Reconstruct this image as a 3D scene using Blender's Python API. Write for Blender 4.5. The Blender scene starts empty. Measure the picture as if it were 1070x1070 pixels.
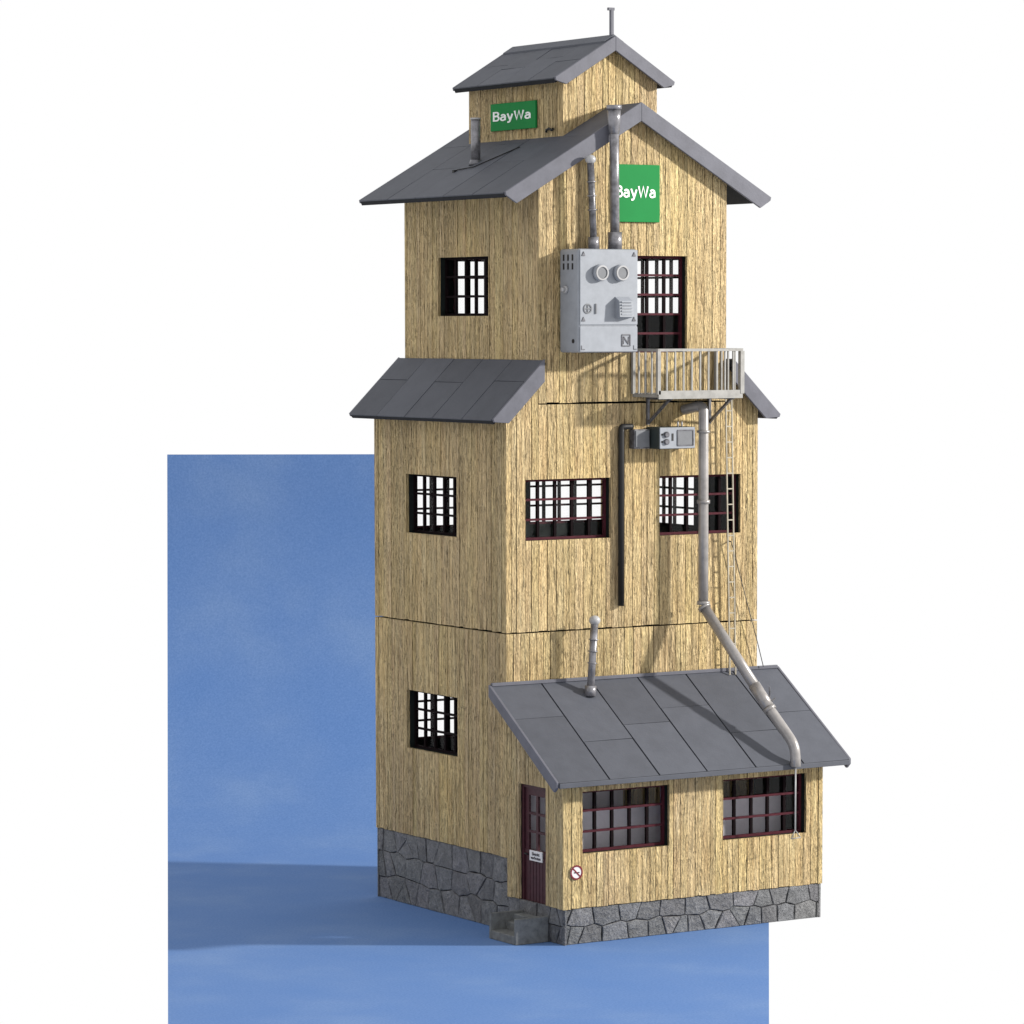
import bpy, bmesh, math, random
from mathutils import Vector, Matrix
from mathutils.geometry import tessellate_polygon
random.seed(11)
S = bpy.context.scene
C = S.collection

# ------------------------------------------------------------------ camera
YAW, PITCH, ROLL = -0.56551, -0.08715, -0.0014
FPX, PPX, PPY = 3759.557, 550.116, 665.304          # in pixels of the 1070 px photograph
fwd = Vector((-math.sin(YAW) * math.cos(PITCH), math.cos(YAW) * math.cos(PITCH), math.sin(PITCH)))
rgt0 = Vector((math.cos(YAW), math.sin(YAW), 0)); up0 = rgt0.cross(fwd)
rgt = rgt0 * math.cos(ROLL) + up0 * math.sin(ROLL); up = up0 * math.cos(ROLL) - rgt0 * math.sin(ROLL)
cam = bpy.data.cameras.new('camera'); co = bpy.data.objects.new('camera', cam); C.objects.link(co)
m = Matrix((rgt, up, -fwd)).transposed().to_4x4(); m.translation = (-30.78594, -49.10671, 9.87315)
co.matrix_world = m
cam.sensor_width = 36; cam.lens = FPX / 1070 * 36
cam.shift_x = (535 - PPX) / 1070; cam.shift_y = (PPY - 535) / 1070
cam.clip_start = 1; cam.clip_end = 500
S.camera = co

# ------------------------------------------------------------------ white studio surround, key lamp, exposure
w = bpy.data.worlds.new('World'); S.world = w; w.use_nodes = True
bg = w.node_tree.nodes['Background']; bg.inputs[0].default_value = (1, 1, 1, 1); bg.inputs[1].default_value = 1.0
KEY = Vector((1.33, -1.0, 0.64)).normalized()
ld = bpy.data.lights.new('key_lamp', 'AREA'); ld.shape = 'DISK'; ld.size = 3.0
ld.energy = 70000; ld.color = (1.0, .96, .89)
lo = bpy.data.objects.new('key_lamp', ld); C.objects.link(lo)
lo.location = Vector((2.5, 0, 6)) + KEY * 60
lo.rotation_euler = KEY.to_track_quat('Z', 'Y').to_euler()
S.view_settings.view_transform = 'Standard'; S.view_settings.look = 'None'
S.view_settings.exposure = 0; S.view_settings.gamma = 1; S.view_settings.use_curve_mapping = False

# ------------------------------------------------------------------ materials
def node_mat(name):
    mt = bpy.data.materials.new(name); mt.use_nodes = True
    nt = mt.node_tree; b = nt.nodes['Principled BSDF']
    return mt, nt, b

def link(nt, a, b): nt.links.new(a, b)

def mapping(nt, scale, src='Object'):
    tc = nt.nodes.new('ShaderNodeTexCoord'); mp = nt.nodes.new('ShaderNodeMapping')
    mp.inputs['Scale'].default_value = scale
    link(nt, tc.outputs[src], mp.inputs['Vector']); return mp.outputs['Vector']

def noise(nt, vec, scale, detail=4, rough=.6, dist=0):
    n = nt.nodes.new('ShaderNodeTexNoise'); n.inputs['Scale'].default_value = scale
    n.inputs['Detail'].default_value = detail; n.inputs['Roughness'].default_value = rough
    n.inputs['Distortion'].default_value = dist
    link(nt, vec, n.inputs['Vector']); return n.outputs['Fac']

def ramp(nt, fac, stops):
    r = nt.nodes.new('ShaderNodeValToRGB')
    e = r.color_ramp.elements
    while len(e) < len(stops): e.new(.5)
    for k, (p, c) in enumerate(stops):
        e[k].position = p; e[k].color = (*c, 1) if len(c) == 3 else c
    link(nt, fac, r.inputs['Fac']); return r.outputs['Color']

def mixc(nt, a, b, fac, mode='MIX'):
    x = nt.nodes.new('ShaderNodeMix'); x.data_type = 'RGBA'; x.blend_type = mode
    for s, v in ((6, a), (7, b), (0, fac)):
        if hasattr(v, 'links') or hasattr(v, 'is_linked'): link(nt, v, x.inputs[s])
        elif s == 0: x.inputs[0].default_value = v
        else: x.inputs[s].default_value = (*v, 1)
    return x.outputs[2]

def bump(nt, b, h, strength, dist=.02, prev=None):
    bp = nt.nodes.new('ShaderNodeBump'); bp.inputs['Strength'].default_value = strength
    bp.inputs['Distance'].default_value = dist
    link(nt, h, bp.inputs['Height'])
    if prev is not None: link(nt, prev, bp.inputs['Normal'])
    link(nt, bp.outputs['Normal'], b.inputs['Normal']); return bp.outputs['Normal']

def wood_mat():
    mt, nt, b = node_mat('weathered_planks')
    v1 = mapping(nt, (16, 16, 1.1)); n1 = noise(nt, v1, 1.0, 6, .65, .5)
    v2 = mapping(nt, (27, 27, 1.5)); n2 = noise(nt, v2, 1.0, 4, .62, .7)
    v3 = mapping(nt, (.8, .8, .35)); n3 = noise(nt, v3, 1.0, 3, .55)
    base = ramp(nt, n1, [(.26, (.425, .305, .155)), (.45, (.515, .392, .208)), (.60, (.565, .448, .248)), (.8, (.64, .54, .34))])
    fine = ramp(nt, n2, [(.32, (.62, .57, .50)), (.45, (.95, .94, .92)), (.70, (1.15, 1.13, 1.08))])
    c = mixc(nt, base, fine, 1.0, 'MULTIPLY')
    at = nt.nodes.new('ShaderNodeAttribute'); at.attribute_name = 'tint'
    c = mixc(nt, c, at.outputs['Color'], 1.0, 'MULTIPLY')
    pat = ramp(nt, n3, [(.3, (.86, .85, .86)), (.5, (1, 1, 1)), (.72, (1.08, 1.05, .96))])
    c = mixc(nt, c, pat, 1.0, 'MULTIPLY')
    # dark knots and scratches
    v4 = mapping(nt, (22, 22, 7)); n4 = noise(nt, v4, 1.0, 2, .5, 1.5)
    kn = ramp(nt, n4, [(.70, (0, 0, 0)), (.76, (1, 1, 1))])
    c = mixc(nt, c, (.075, .048, .022), mixc(nt, (0, 0, 0), kn, .55))
    link(nt, c, b.inputs['Base Color'])
    b.inputs['Roughness'].default_value = .62; b.inputs['Specular IOR Level'].default_value = .28
    p = bump(nt, b, n2, 1.0, .055)
    v5 = mapping(nt, (22, 22, 2.6)); n5 = noise(nt, v5, 1.0, 3, .5, 1.6)
    bump(nt, b, n5, 1.0, .085, p)
    return mt

def stone_mat():
    mt, nt, b = node_mat('grey_rubble_stone')
    v = mapping(nt, (1, 1, 1)); n1 = noise(nt, v, 5, 6, .7); n2 = noise(nt, v, 22, 5, .7, .4)
    c = ramp(nt, n1, [(.3, (.12, .122, .129)), (.5, (.165, .168, .178)), (.72, (.25, .253, .266))])
    at = nt.nodes.new('ShaderNodeAttribute'); at.attribute_name = 'tint'
    c = mixc(nt, c, at.outputs['Color'], 1.0, 'MULTIPLY')
    c = mixc(nt, c, ramp(nt, n2, [(.35, (.7, .7, .7)), (.6, (1.08, 1.08, 1.08))]), 1.0, 'MULTIPLY')
    link(nt, c, b.inputs['Base Color']); b.inputs['Roughness'].default_value = .55
    b.inputs['Specular IOR Level'].default_value = .4
    p = bump(nt, b, n1, 1.0, .12); bump(nt, b, n2, .9, .05, p)
    return mt

def plain(name, col, rough=.5, spec=.4, var=.12, bmp=.15, scale=6, metal=0.0, tint=False):
    mt, nt, b = node_mat(name)
    v = mapping(nt, (1, 1, 1)); n1 = noise(nt, v, scale, 5, .65)
    lo_ = tuple(x * (1 - var * 1.6) for x in col); hi = tuple(x * (1 + var) for x in col)
    c = ramp(nt, n1, [(.32, lo_), (.55, col), (.75, hi)])
    if tint:
        at = nt.nodes.new('ShaderNodeAttribute'); at.attribute_name = 'tint'
        c = mixc(nt, c, at.outputs['Color'], 1.0, 'MULTIPLY')
    link(nt, c, b.inputs['Base Color']); b.inputs['Roughness'].default_value = rough
    b.inputs['Specular IOR Level'].default_value = spec; b.inputs['Metallic'].default_value = metal
    if bmp:
        n2 = noise(nt, v, scale * 9, 4, .6); bump(nt, b, n2, bmp, .01)
    return mt

def glass_mat():
    mt = bpy.data.materials.new('clear_window_sheet'); mt.use_nodes = True; nt = mt.node_tree
    nt.nodes.clear()
    o = nt.nodes.new('ShaderNodeOutputMaterial'); t = nt.nodes.new('ShaderNodeBsdfTransparent')
    g = nt.nodes.new('ShaderNodeBsdfGlossy'); g.inputs['Roughness'].default_value = .08
    mx = nt.nodes.new('ShaderNodeMixShader'); mx.inputs[0].default_value = .012
    link(nt, t.outputs[0], mx.inputs[1]); link(nt, g.outputs[0], mx.inputs[2]); link(nt, mx.outputs[0], o.inputs[0])
    return mt

def backdrop_mat():
    mt, nt, b = node_mat('blue_backdrop_paper')
    v = mapping(nt, (1, 1, 1)); n1 = noise(nt, v, 26, 2, .7); n2 = noise(nt, v, .45, 4, .55)
    c = ramp(nt, n1, [(.3, (.080, .158, .345)), (.5, (.095, .176, .373)), (.7, (.110, .195, .402))])
    c = mixc(nt, c, ramp(nt, n2, [(.32, (.90, .95, .99)), (.5, (1, 1, 1)), (.68, (1.22, 1.12, 1.03))]), 1.0, 'MULTIPLY')
    link(nt, c, b.inputs['Base Color']); b.inputs['Roughness'].default_value = .9
    b.inputs['Specular IOR Level'].default_value = .1
    return mt

M = dict(
    wood=wood_mat(), stone=stone_mat(), glass=glass_mat(), blue=backdrop_mat(),
    dark=plain('dark_inner_lining', (.012, .016, .015), .8, .1, .2, 0),
    groove=plain('dark_plank_groove', (.045, .030, .014), .85, .1, .2, 0),
    joint=plain('dark_stone_joint', (.028, .028, .031), .9, .1, .2, 0),
    roof=plain('slate_grey_roofing', (.071, .076, .093), .6, .2, .07, .2, 3, tint=True),
    roofgap=plain('roof_joint', (.020, .021, .024), .8, .1, .1, 0),
    barge=plain('grey_bargeboard', (.105, .107, .130), .55, .2, .10, .2, 4),
    cabinet=plain('light_grey_cabinet', (.235, .252, .285), .42, .4, .07, .08, 5),
    cabinet_dark=plain('mid_grey_fittings', (.13, .136, .15), .45, .4, .08, .08, 6),
    shade=plain('dark_green_side_shade', (.03, .040, .040), .5, .3, .1, 0),  # shadow on the meter box sides put into the colour
    black=plain('black_detail', (.012, .012, .013), .5, .3, .1, 0),
    pipe=plain('worn_metal_pipe', (.20, .197, .215), .28, .6, .35, .12, 7, metal=.3),
    spout=plain('pale_grey_spout', (.28, .265, .26), .3, .6, .16, .08, 5, metal=.25),
    vent=plain('dark_grey_vent_pipe', (.115, .115, .13), .3, .6, .45, .2, 9, metal=.3),
    cap=plain('pale_vent_cap', (.33, .33, .34), .35, .5, .1, 0),
    rail=plain('pale_grey_railing', (.255, .25, .24), .45, .4, .15, .1, 8),
    barblack=plain('near_black_window_bars', (.007, .004, .005), .7, .04, .1, 0, 9),
    maroon=plain('maroon_window_bars', (.060, .012, .019), .6, .1, .2, 0, 9),
    doorred=plain('dark_maroon_door', (.052, .015, .021), .5, .25, .2, .1, 9),
    green=plain('green_sign_panel', (.013, .178, .046), .6, .08, .03, 0, 3),
    white=plain('white_lettering', (.75, .76, .76), .5, .2, .02, 0),
    paper=plain('white_notice', (.62, .60, .60), .6, .2, .03, 0),
    red=plain('dark_red_ring', (.17, .016, .026), .5, .2, .1, 0),
    ink=plain('dark_ink', (.02, .015, .02), .6, .2, .1, 0),
    grey=plain('grey_partition_and_baffle', (.60, .57, .63), .7, .2, .05, 0),
    step=plain('grey_concrete_steps', (.145, .15, .15), .7, .2, .22, .3, 8),
    wire=plain('thin_dark_wire', (.05, .048, .045), .5, .3, .1, 0),
    steel=plain('ladder_metal', (.32, .29, .23), .45, .4, .15, 0),
)

# ------------------------------------------------------------------ mesh helpers
class MB:
    """Collects faces; build() links them as one mesh object."""
    def __init__(s): s.v = []; s.f = []; s.mi = []; s.t = []; s.sm = []
    def face(s, pts, mi=0, tint=1.0, smooth=False):
        i = len(s.v); s.v += [tuple(p) for p in pts]; s.f.append(list(range(i, i + len(pts))))
        s.mi.append(mi); s.t.append(tint); s.sm.append(smooth)
    def prism(s, front, back, mi=0, tint=1.0):
        """front/back: matching rings; front given counter-clockwise seen from outside."""
        n = len(front)
        s.face(front, mi, tint); s.face(back[::-1], mi, tint)
        for k in range(n):
            j = (k + 1) % n
            s.face([front[j], front[k], back[k], back[j]], mi, tint)
    def box(s, a, b, mi=0, tint=1.0):
        x0, x1 = sorted((a[0], b[0])); y0, y1 = sorted((a[1], b[1])); z0, z1 = sorted((a[2], b[2]))
        s.prism([(x0, y0, z0), (x1, y0, z0), (x1, y0, z1), (x0, y0, z1)],
                [(x0, y1, z0), (x1, y1, z0), (x1, y1, z1), (x0, y1, z1)], mi, tint)
    def bar(s, p, q, wd, ht=None, mi=0, upv=(0, 0, 1)):
        p, q = Vector(p), Vector(q); ht = ht or wd; d = (q - p).normalized()
        u = Vector(upv)
        if abs(d.dot(u)) > .95: u = Vector((0, 1, 0))
        a = d.cross(u).normalized() * wd / 2; b_ = a.cross(d).normalized() * ht / 2
        r = [(-1, -1), (1, -1), (1, 1), (-1, 1)]
        s.prism([p + a * i + b_ * j for i, j in r], [q + a * i + b_ * j for i, j in r], mi)
    def tube(s, path, rad, mi=0, n=16, caps=True):
        path = [Vector(p) for p in path]; k = len(path)
        rad = rad if isinstance(rad, (list, tuple)) else [rad] * k
        rings = []; ref = None
        for i, p in enumerate(path):
            d = (path[min(i + 1, k - 1)] - path[max(i - 1, 0)]).normalized()
            if ref is None:
                ref = Vector((1, 0, 0)) if abs(d.x) < .9 else Vector((0, 1, 0))
            a = (ref - d * ref.dot(d)).normalized(); ref = a; b_ = d.cross(a)
            rings.append([p + (a * math.cos(2 * math.pi * t / n) + b_ * math.sin(2 * math.pi * t / n)) * rad[i] for t in range(n)])
        for i in range(k - 1):
            for t in range(n):
                u = (t + 1) % n
                s.face([rings[i][t], rings[i][u], rings[i + 1][u], rings[i + 1][t]], mi, 1, True)
        if caps: s.face(rings[0][::-1], mi); s.face(rings[-1], mi)
    def disc(s, c, nrm, r, th, mi=0, n=32, bev=0.0):
        c, d = Vector(c), Vector(nrm).normalized()
        if bev: s.tube([c, c + d * (th - bev), c + d * th], [r, r, r - bev], mi, n)
        else: s.tube([c, c + d * th], r, mi, n)
    def ring(s, c, nrm, r0, r1, th, mi=0, n=36):
        c, d = Vector(c), Vector(nrm).normalized()
        ref = Vector((0, 0, 1)) if abs(d.z) < .9 else Vector((1, 0, 0))
        a = (ref - d * ref.dot(d)).normalized(); b_ = d.cross(a)
        P = lambda r, t, h: c + (a * math.cos(2 * math.pi * t / n) + b_ * math.sin(2 * math.pi * t / n)) * r + d * h
        for t in range(n):
            u = t + 1
            s.face([P(r0, t, th), P(r1, t, th), P(r1, u, th), P(r0, u, th)], mi)
            s.face([P(r1, t, th), P(r1, t, 0), P(r1, u, 0), P(r1, u, th)], mi)
            s.face([P(r0, t, 0), P(r0, t, th), P(r0, u, th), P(r0, u, 0)], mi)
    def sphere(s, c, r, mi=0, n=14, m=9, sz=1.0):
        c = Vector(c)
        P = lambda i, j: c + Vector((math.sin(math.pi * i / m) * math.cos(2 * math.pi * j / n), math.sin(math.pi * i / m) * math.sin(2 * math.pi * j / n), sz * math.cos(math.pi * i / m))) * r
        for i in range(m):
            for j in range(n):
                q = [P(i + 1, j), P(i + 1, j + 1), P(i, j + 1), P(i, j)]
                if i == 0: q = q[:3]
                elif i == m - 1: q = [q[0], q[2], q[3]]
                s.face(q, mi, 1, True)
    def build(s, name, mats, parent=None, bevel=0.0, loc=None, recalc=True):
        base = Vector(loc) if loc else Vector((0, 0, 0))
        key = {}; vs = []; faces = []; keep = []
        for k, f in enumerate(s.f):
            q = []
            for i in f:
                p = Vector(s.v[i]) - base; kk = (round(p.x, 5), round(p.y, 5), round(p.z, 5))
                if kk not in key: key[kk] = len(vs); vs.append(kk)
                if key[kk] not in q: q.append(key[kk])
            if len(q) > 2: faces.append(q); keep.append(k)
        me = bpy.data.meshes.new(name); me.from_pydata(vs, [], faces); me.update()
        if recalc:
            bm = bmesh.new(); bm.from_mesh(me)
            bmesh.ops.recalc_face_normals(bm, faces=bm.faces[:]); bm.to_mesh(me); bm.free()
        mats = mats if isinstance(mats, (list, tuple)) else [mats]
        for mm in mats: me.materials.append(mm)
        me.polygons.foreach_set('material_index', [s.mi[k] for k in keep])
        me.polygons.foreach_set('use_smooth', [s.sm[k] for k in keep])
        cols = []
        for k in keep:
            t = s.t[k]; cols += [*t, 1] if isinstance(t, tuple) else [t, t, t, 1]
        me.attributes.new('tint', 'FLOAT_COLOR', 'FACE')
        me.attributes['tint'].data.foreach_set('color', cols); me.update()
        o = bpy.data.objects.new(name, me); C.objects.link(o)
        if loc: o.location = loc
        if parent:
            o.parent = parent
            o.matrix_parent_inverse = world_of(parent).inverted()
        if bevel:
            bv = o.modifiers.new('bevel', 'BEVEL'); bv.width = bevel; bv.segments = 2; bv.limit_method = 'ANGLE'
        return o

def world_of(o):
    mm = Matrix.Translation(o.location)
    return mm if o.parent is None else world_of(o.parent) @ o.matrix_parent_inverse @ mm

def thing(name, label, cat, loc, group=None):
    o = bpy.data.objects.new(name, None); C.objects.link(o); o.location = loc
    o.empty_display_size = .2
    o['label'] = label; o['category'] = cat
    if group: o['group'] = group
    return o

def tag(o, label, cat, group=None):
    o['label'] = label; o['category'] = cat
    if group: o['group'] = group
    return o

# ------------------------------------------------------------------ dimensions (metres of the full-size building)
W, D, A = 5.0, 4.258, 1.69
ZB, ZBA, ZS, ZL = 1.199, .569, 4.856, 8.56
U, XR = .62, 4.345                            # side walls of the upper storey
AX = 5.128
CX0, CX1, CY0, CY1 = 1.569, 3.431, .732, 3.682
MS = .57                                     # main roof slope
ZAP = 13.44                                   # ridge, outer surface
def zmain(x): return ZAP - abs(x - W / 2) * MS
SK = .965                                     # side roof slope
def zskirt(x):
    d = (U - x) if x < W / 2 else (x - (XR)); return 9.275 - d * SK
AS = .675                                     # annex roof slope
def zannex(y): return 4.035 + y * AS
CS = .60
ZCAP = 14.56
def zcup(x): return ZCAP - abs(x - W / 2) * CS

# ------------------------------------------------------------------ plank walls with openings
def plank_side(mb, o, d, n, L, zlo, zhi, holes=(), breaks=(), th=.055, back=.17, wmin=.095, wmax=.175, jag=.016, bzlo=None):
    """o: corner at z=0, d: direction along the wall, n: outward normal; outer plank face lies on the o-d plane."""
    o, d, n = Vector(o), Vector(d), Vector(n)
    P = lambda s, z, h: o + d * s + n * h + Vector((0, 0, z))
    flip = d.cross(Vector((0, 0, 1))).dot(n) < 0
    def pr(s0, s1, a0, a1, b0, b1, hf, hb, mi, tint):
        r = [(s0, a0), (s1, a1), (s1, b1), (s0, b0)]
        if flip: r = r[::-1]
        mb.prism([P(s, z, hf) for s, z in r], [P(s, z, hb) for s, z in r], mi, tint)
    edges = [0.0]
    while edges[-1] < L - wmax:
        edges.append(edges[-1] + random.uniform(wmin, wmax))
    if L - edges[-1] < wmin * .6 and len(edges) > 1: edges.pop()
    edges.append(L)
    cuts = sorted({0.0, L, *[h[0] for h in holes], *[h[1] for h in holes], *breaks})
    def cells(s0, s1):
        c = [s0] + [x for x in cuts if s0 + 1e-4 < x < s1 - 1e-4] + [s1]
        return list(zip(c[:-1], c[1:]))
    def spans(a, b, lo_, hi_):
        mid = (a + b) / 2; sp = [(None, None)]
        hs = sorted([h for h in holes if h[0] - 1e-4 <= mid <= h[1] + 1e-4], key=lambda h: h[2])
        out = []; cur = None
        for h in hs: out.append((cur, h[2])); cur = h[3]
        out.append((cur, None)); return out
    for s0, s1 in zip(edges[:-1], edges[1:]):
        g0 = .0 if s0 == 0 else random.uniform(.003, .008); g1 = .0 if s1 == L else random.uniform(.003, .008)
        t = random.uniform(.86, 1.08); tint = (t, t * random.uniform(.975, 1.01), t * random.uniform(.93, 1.03))
        j = random.uniform(0, jag) if 0 < s0 and s1 < L else 0; off = random.uniform(-.010, 0)
        for a, b in cells(s0, s1):
            aa = a + (g0 if a == s0 else 0); bb = b - (g1 if b == s1 else 0)
            for lo_, hi_ in spans(a, b, 0, 0):
                a0, a1 = (zlo + j, zlo + j) if lo_ is None else (lo_, lo_)
                b0, b1 = (zhi(aa), zhi(bb)) if hi_ is None else (hi_, hi_)
                if min(b0, b1) <= a0 + .002: 
                    if max(b0, b1) <= a0 + .002: continue
                    b0 = max(b0, a0 + .001); b1 = max(b1, a1 + .001)
                pr(aa, bb, a0, a1, b0, b1, off, -th, 0, tint)
    z0 = zlo if bzlo is None else bzlo
    for a, b in cells(0, L):
        if a == 0: a += 0.0
        for lo_, hi_ in spans(a, b, 0, 0):
            a0 = z0 + .001 if lo_ is None else lo_ - .0
            b0, b1 = (zhi(a) - .001, zhi(b) - .001) if hi_ is None else (hi_, hi_)
            if max(b0, b1) <= a0 + .002: continue
            b0 = max(b0, a0 + .001); b1 = max(b1, a0 + .001)
            e0 = .058 if a == 0 else 0; e1 = .058 if b == L else 0
            pr(a + e0, b - e1, a0, a0, b0, b1, -th - .001, -th - .001 - back, 1, 1.0)

def four_sides(mb, x0, x1, y0, y1, zlo, zf, holes, fbreaks=(), zside=None, **kw):
    """holes: dict front/right/back/left of (s0,s1,z0,z1) with s = world x or y."""
    zside = zside or zf
    g = lambda k: holes.get(k, ())
    plank_side(mb, (x0, y0, 0), (1, 0, 0), (0, -1, 0), x1 - x0, zlo, lambda s: zf(x0 + s),
               [(a - x0, b - x0, c, e) for a, b, c, e in g('front')], [b - x0 for b in fbreaks], **kw)
    plank_side(mb, (x0, y1, 0), (1, 0, 0), (0, 1, 0), x1 - x0, zlo, lambda s: zf(x0 + s),
               [(a - x0, b - x0, c, e) for a, b, c, e in g('back')], [b - x0 for b in fbreaks], **kw)
    e = .0565
    plank_side(mb, (x0, y0 + e, 0), (0, 1, 0), (-1, 0, 0), y1 - y0 - 2 * e, zlo, lambda s: zside(x0),
               [(a - y0 - e, b - y0 - e, c, f) for a, b, c, f in g('left')], (), **kw)
    plank_side(mb, (x1, y0 + e, 0), (0, 1, 0), (1, 0, 0), y1 - y0 - 2 * e, zlo, lambda s: zside(x1),
               [(a - y0 - e, b - y0 - e, c, f) for a, b, c, f in g('right')], (), **kw)

tower = thing('grain_tower', 'tall tan plank grain tower with grey roofs, balcony and lean-to annex on a stone plinth', 'building', (2.5, 2.1, 0))
WM = [M['wood'], M['dark']]
F1, F2 = (.37, 2.025), (3.0, 4.648)
LW = (1.549, 3.185)
UW = (1.545, 3.16); UWR = (.95, 3.1)
ZM = (6.345, 7.335); ZLW = (2.69, 3.68); ZUW = (9.98, 10.96)
UD = (1.46, 3.54, 9.375, 10.96)

mb = MB()
four_sides(mb, 0, W, 0, D, ZB, lambda x: ZS - .012, {
    'left': [(*LW, *ZLW)], 'right': [(*LW, *ZLW)], 'back': [(*F1, *ZLW), (*F2, *ZLW)]})
mb.build('lower_wall', WM, tower)

mb = MB()
def zmid(x):
    return 8.548
HM = {'front': [(*F1, *ZM), (*F2, *ZM)], 'back': [(*F1, *ZM), (*F2, *ZM)], 'left': [(*LW, *ZM)], 'right': [(*LW, *ZM)]}
zm2 = lambda x: (zskirt(x) - .13) if (x < U - .001 or x > XR + .001) else 8.545
for y0, nn in ((0, -1), (D, 1)):
    k = 'front' if nn < 0 else 'back'
    # the shoulders either side of the upper storey run up under the side roofs
    plank_side(mb, (0, y0, 0), (1, 0, 0), (0, nn, 0), W, ZS + .006,
               lambda s: (zskirt(s) - .13) if s < U - 1e-3 else ((zskirt(s) - .13) if s > XR + 1e-3 else 8.545),
               HM[k], [U, U + .002, XR - .002, XR])
e = .0565
plank_side(mb, (0, e, 0), (0, 1, 0), (-1, 0, 0), D - 2 * e, ZS + .006, lambda s: zskirt(0) - .12, [(a - e, b - e, c, f) for a, b, c, f in HM['left']])
plank_side(mb, (W, e, 0), (0, 1, 0), (1, 0, 0), D - 2 * e, ZS + .006, lambda s: zskirt(0) - .12, [(a - e, b - e, c, f) for a, b, c, f in HM['right']])
mb.build('middle_wall', WM, tower)

mb = MB()
four_sides(mb, U + .003, XR - .003, 0, D, ZL + .006, lambda x: zmain(x) - .13, {
    'front': [UD], 'back': [UD], 'left': [(*UW, *ZUW)], 'right': [(*UWR, *ZUW)]}, fbreaks=(W / 2,))
mb.build('upper_wall', WM, tower)

mb = MB()
four_sides(mb, CX0, CX1, CY0, CY1, 11.95, lambda x: zcup(x) - .11, {}, fbreaks=(W / 2,))
mb.build('cupola_wall', WM, tower)

# annex: front, left and right
mb = MB()
A1, A2 = (.361, 2.04), (3.105, 4.793); ZA = (1.445, 2.44)
DOOR = (-1.157, -.346, .385, 2.466)
plank_side(mb, (0, -A, 0), (1, 0, 0), (0, -1, 0), AX, ZBA, lambda s: zannex(-A) - .10, [(*A1, *ZA), (*A2, *ZA)])
plank_side(mb, (0, -A + e, 0), (0, 1, 0), (-1, 0, 0), A - e - .003, ZBA, lambda s: zannex(-A + e + s) - .10,
           [(DOOR[0] + A - e, DOOR[1] + A - e, .38, DOOR[3])])
plank_side(mb, (AX, -A + e, 0), (0, 1, 0), (1, 0, 0), A - e, ZBA, lambda s: zannex(-A + e + s) - .10)
mb.build('annex_wall', WM, tower)
for a_, b_ in (((.9, -.86, .3), (AX - .25, -.80, 2.0)), ((2.42, -1.44, .3), (2.48, -.863, 2.3)), ((.3, -.10, .3), (2.2, -.06, 2.3))):  # middle box is an added cross wall that blocks light between the windows
    mb = MB(); mb.box(a_, b_); mb.build('partition_and_light_baffle', M['grey'], tower)

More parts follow.
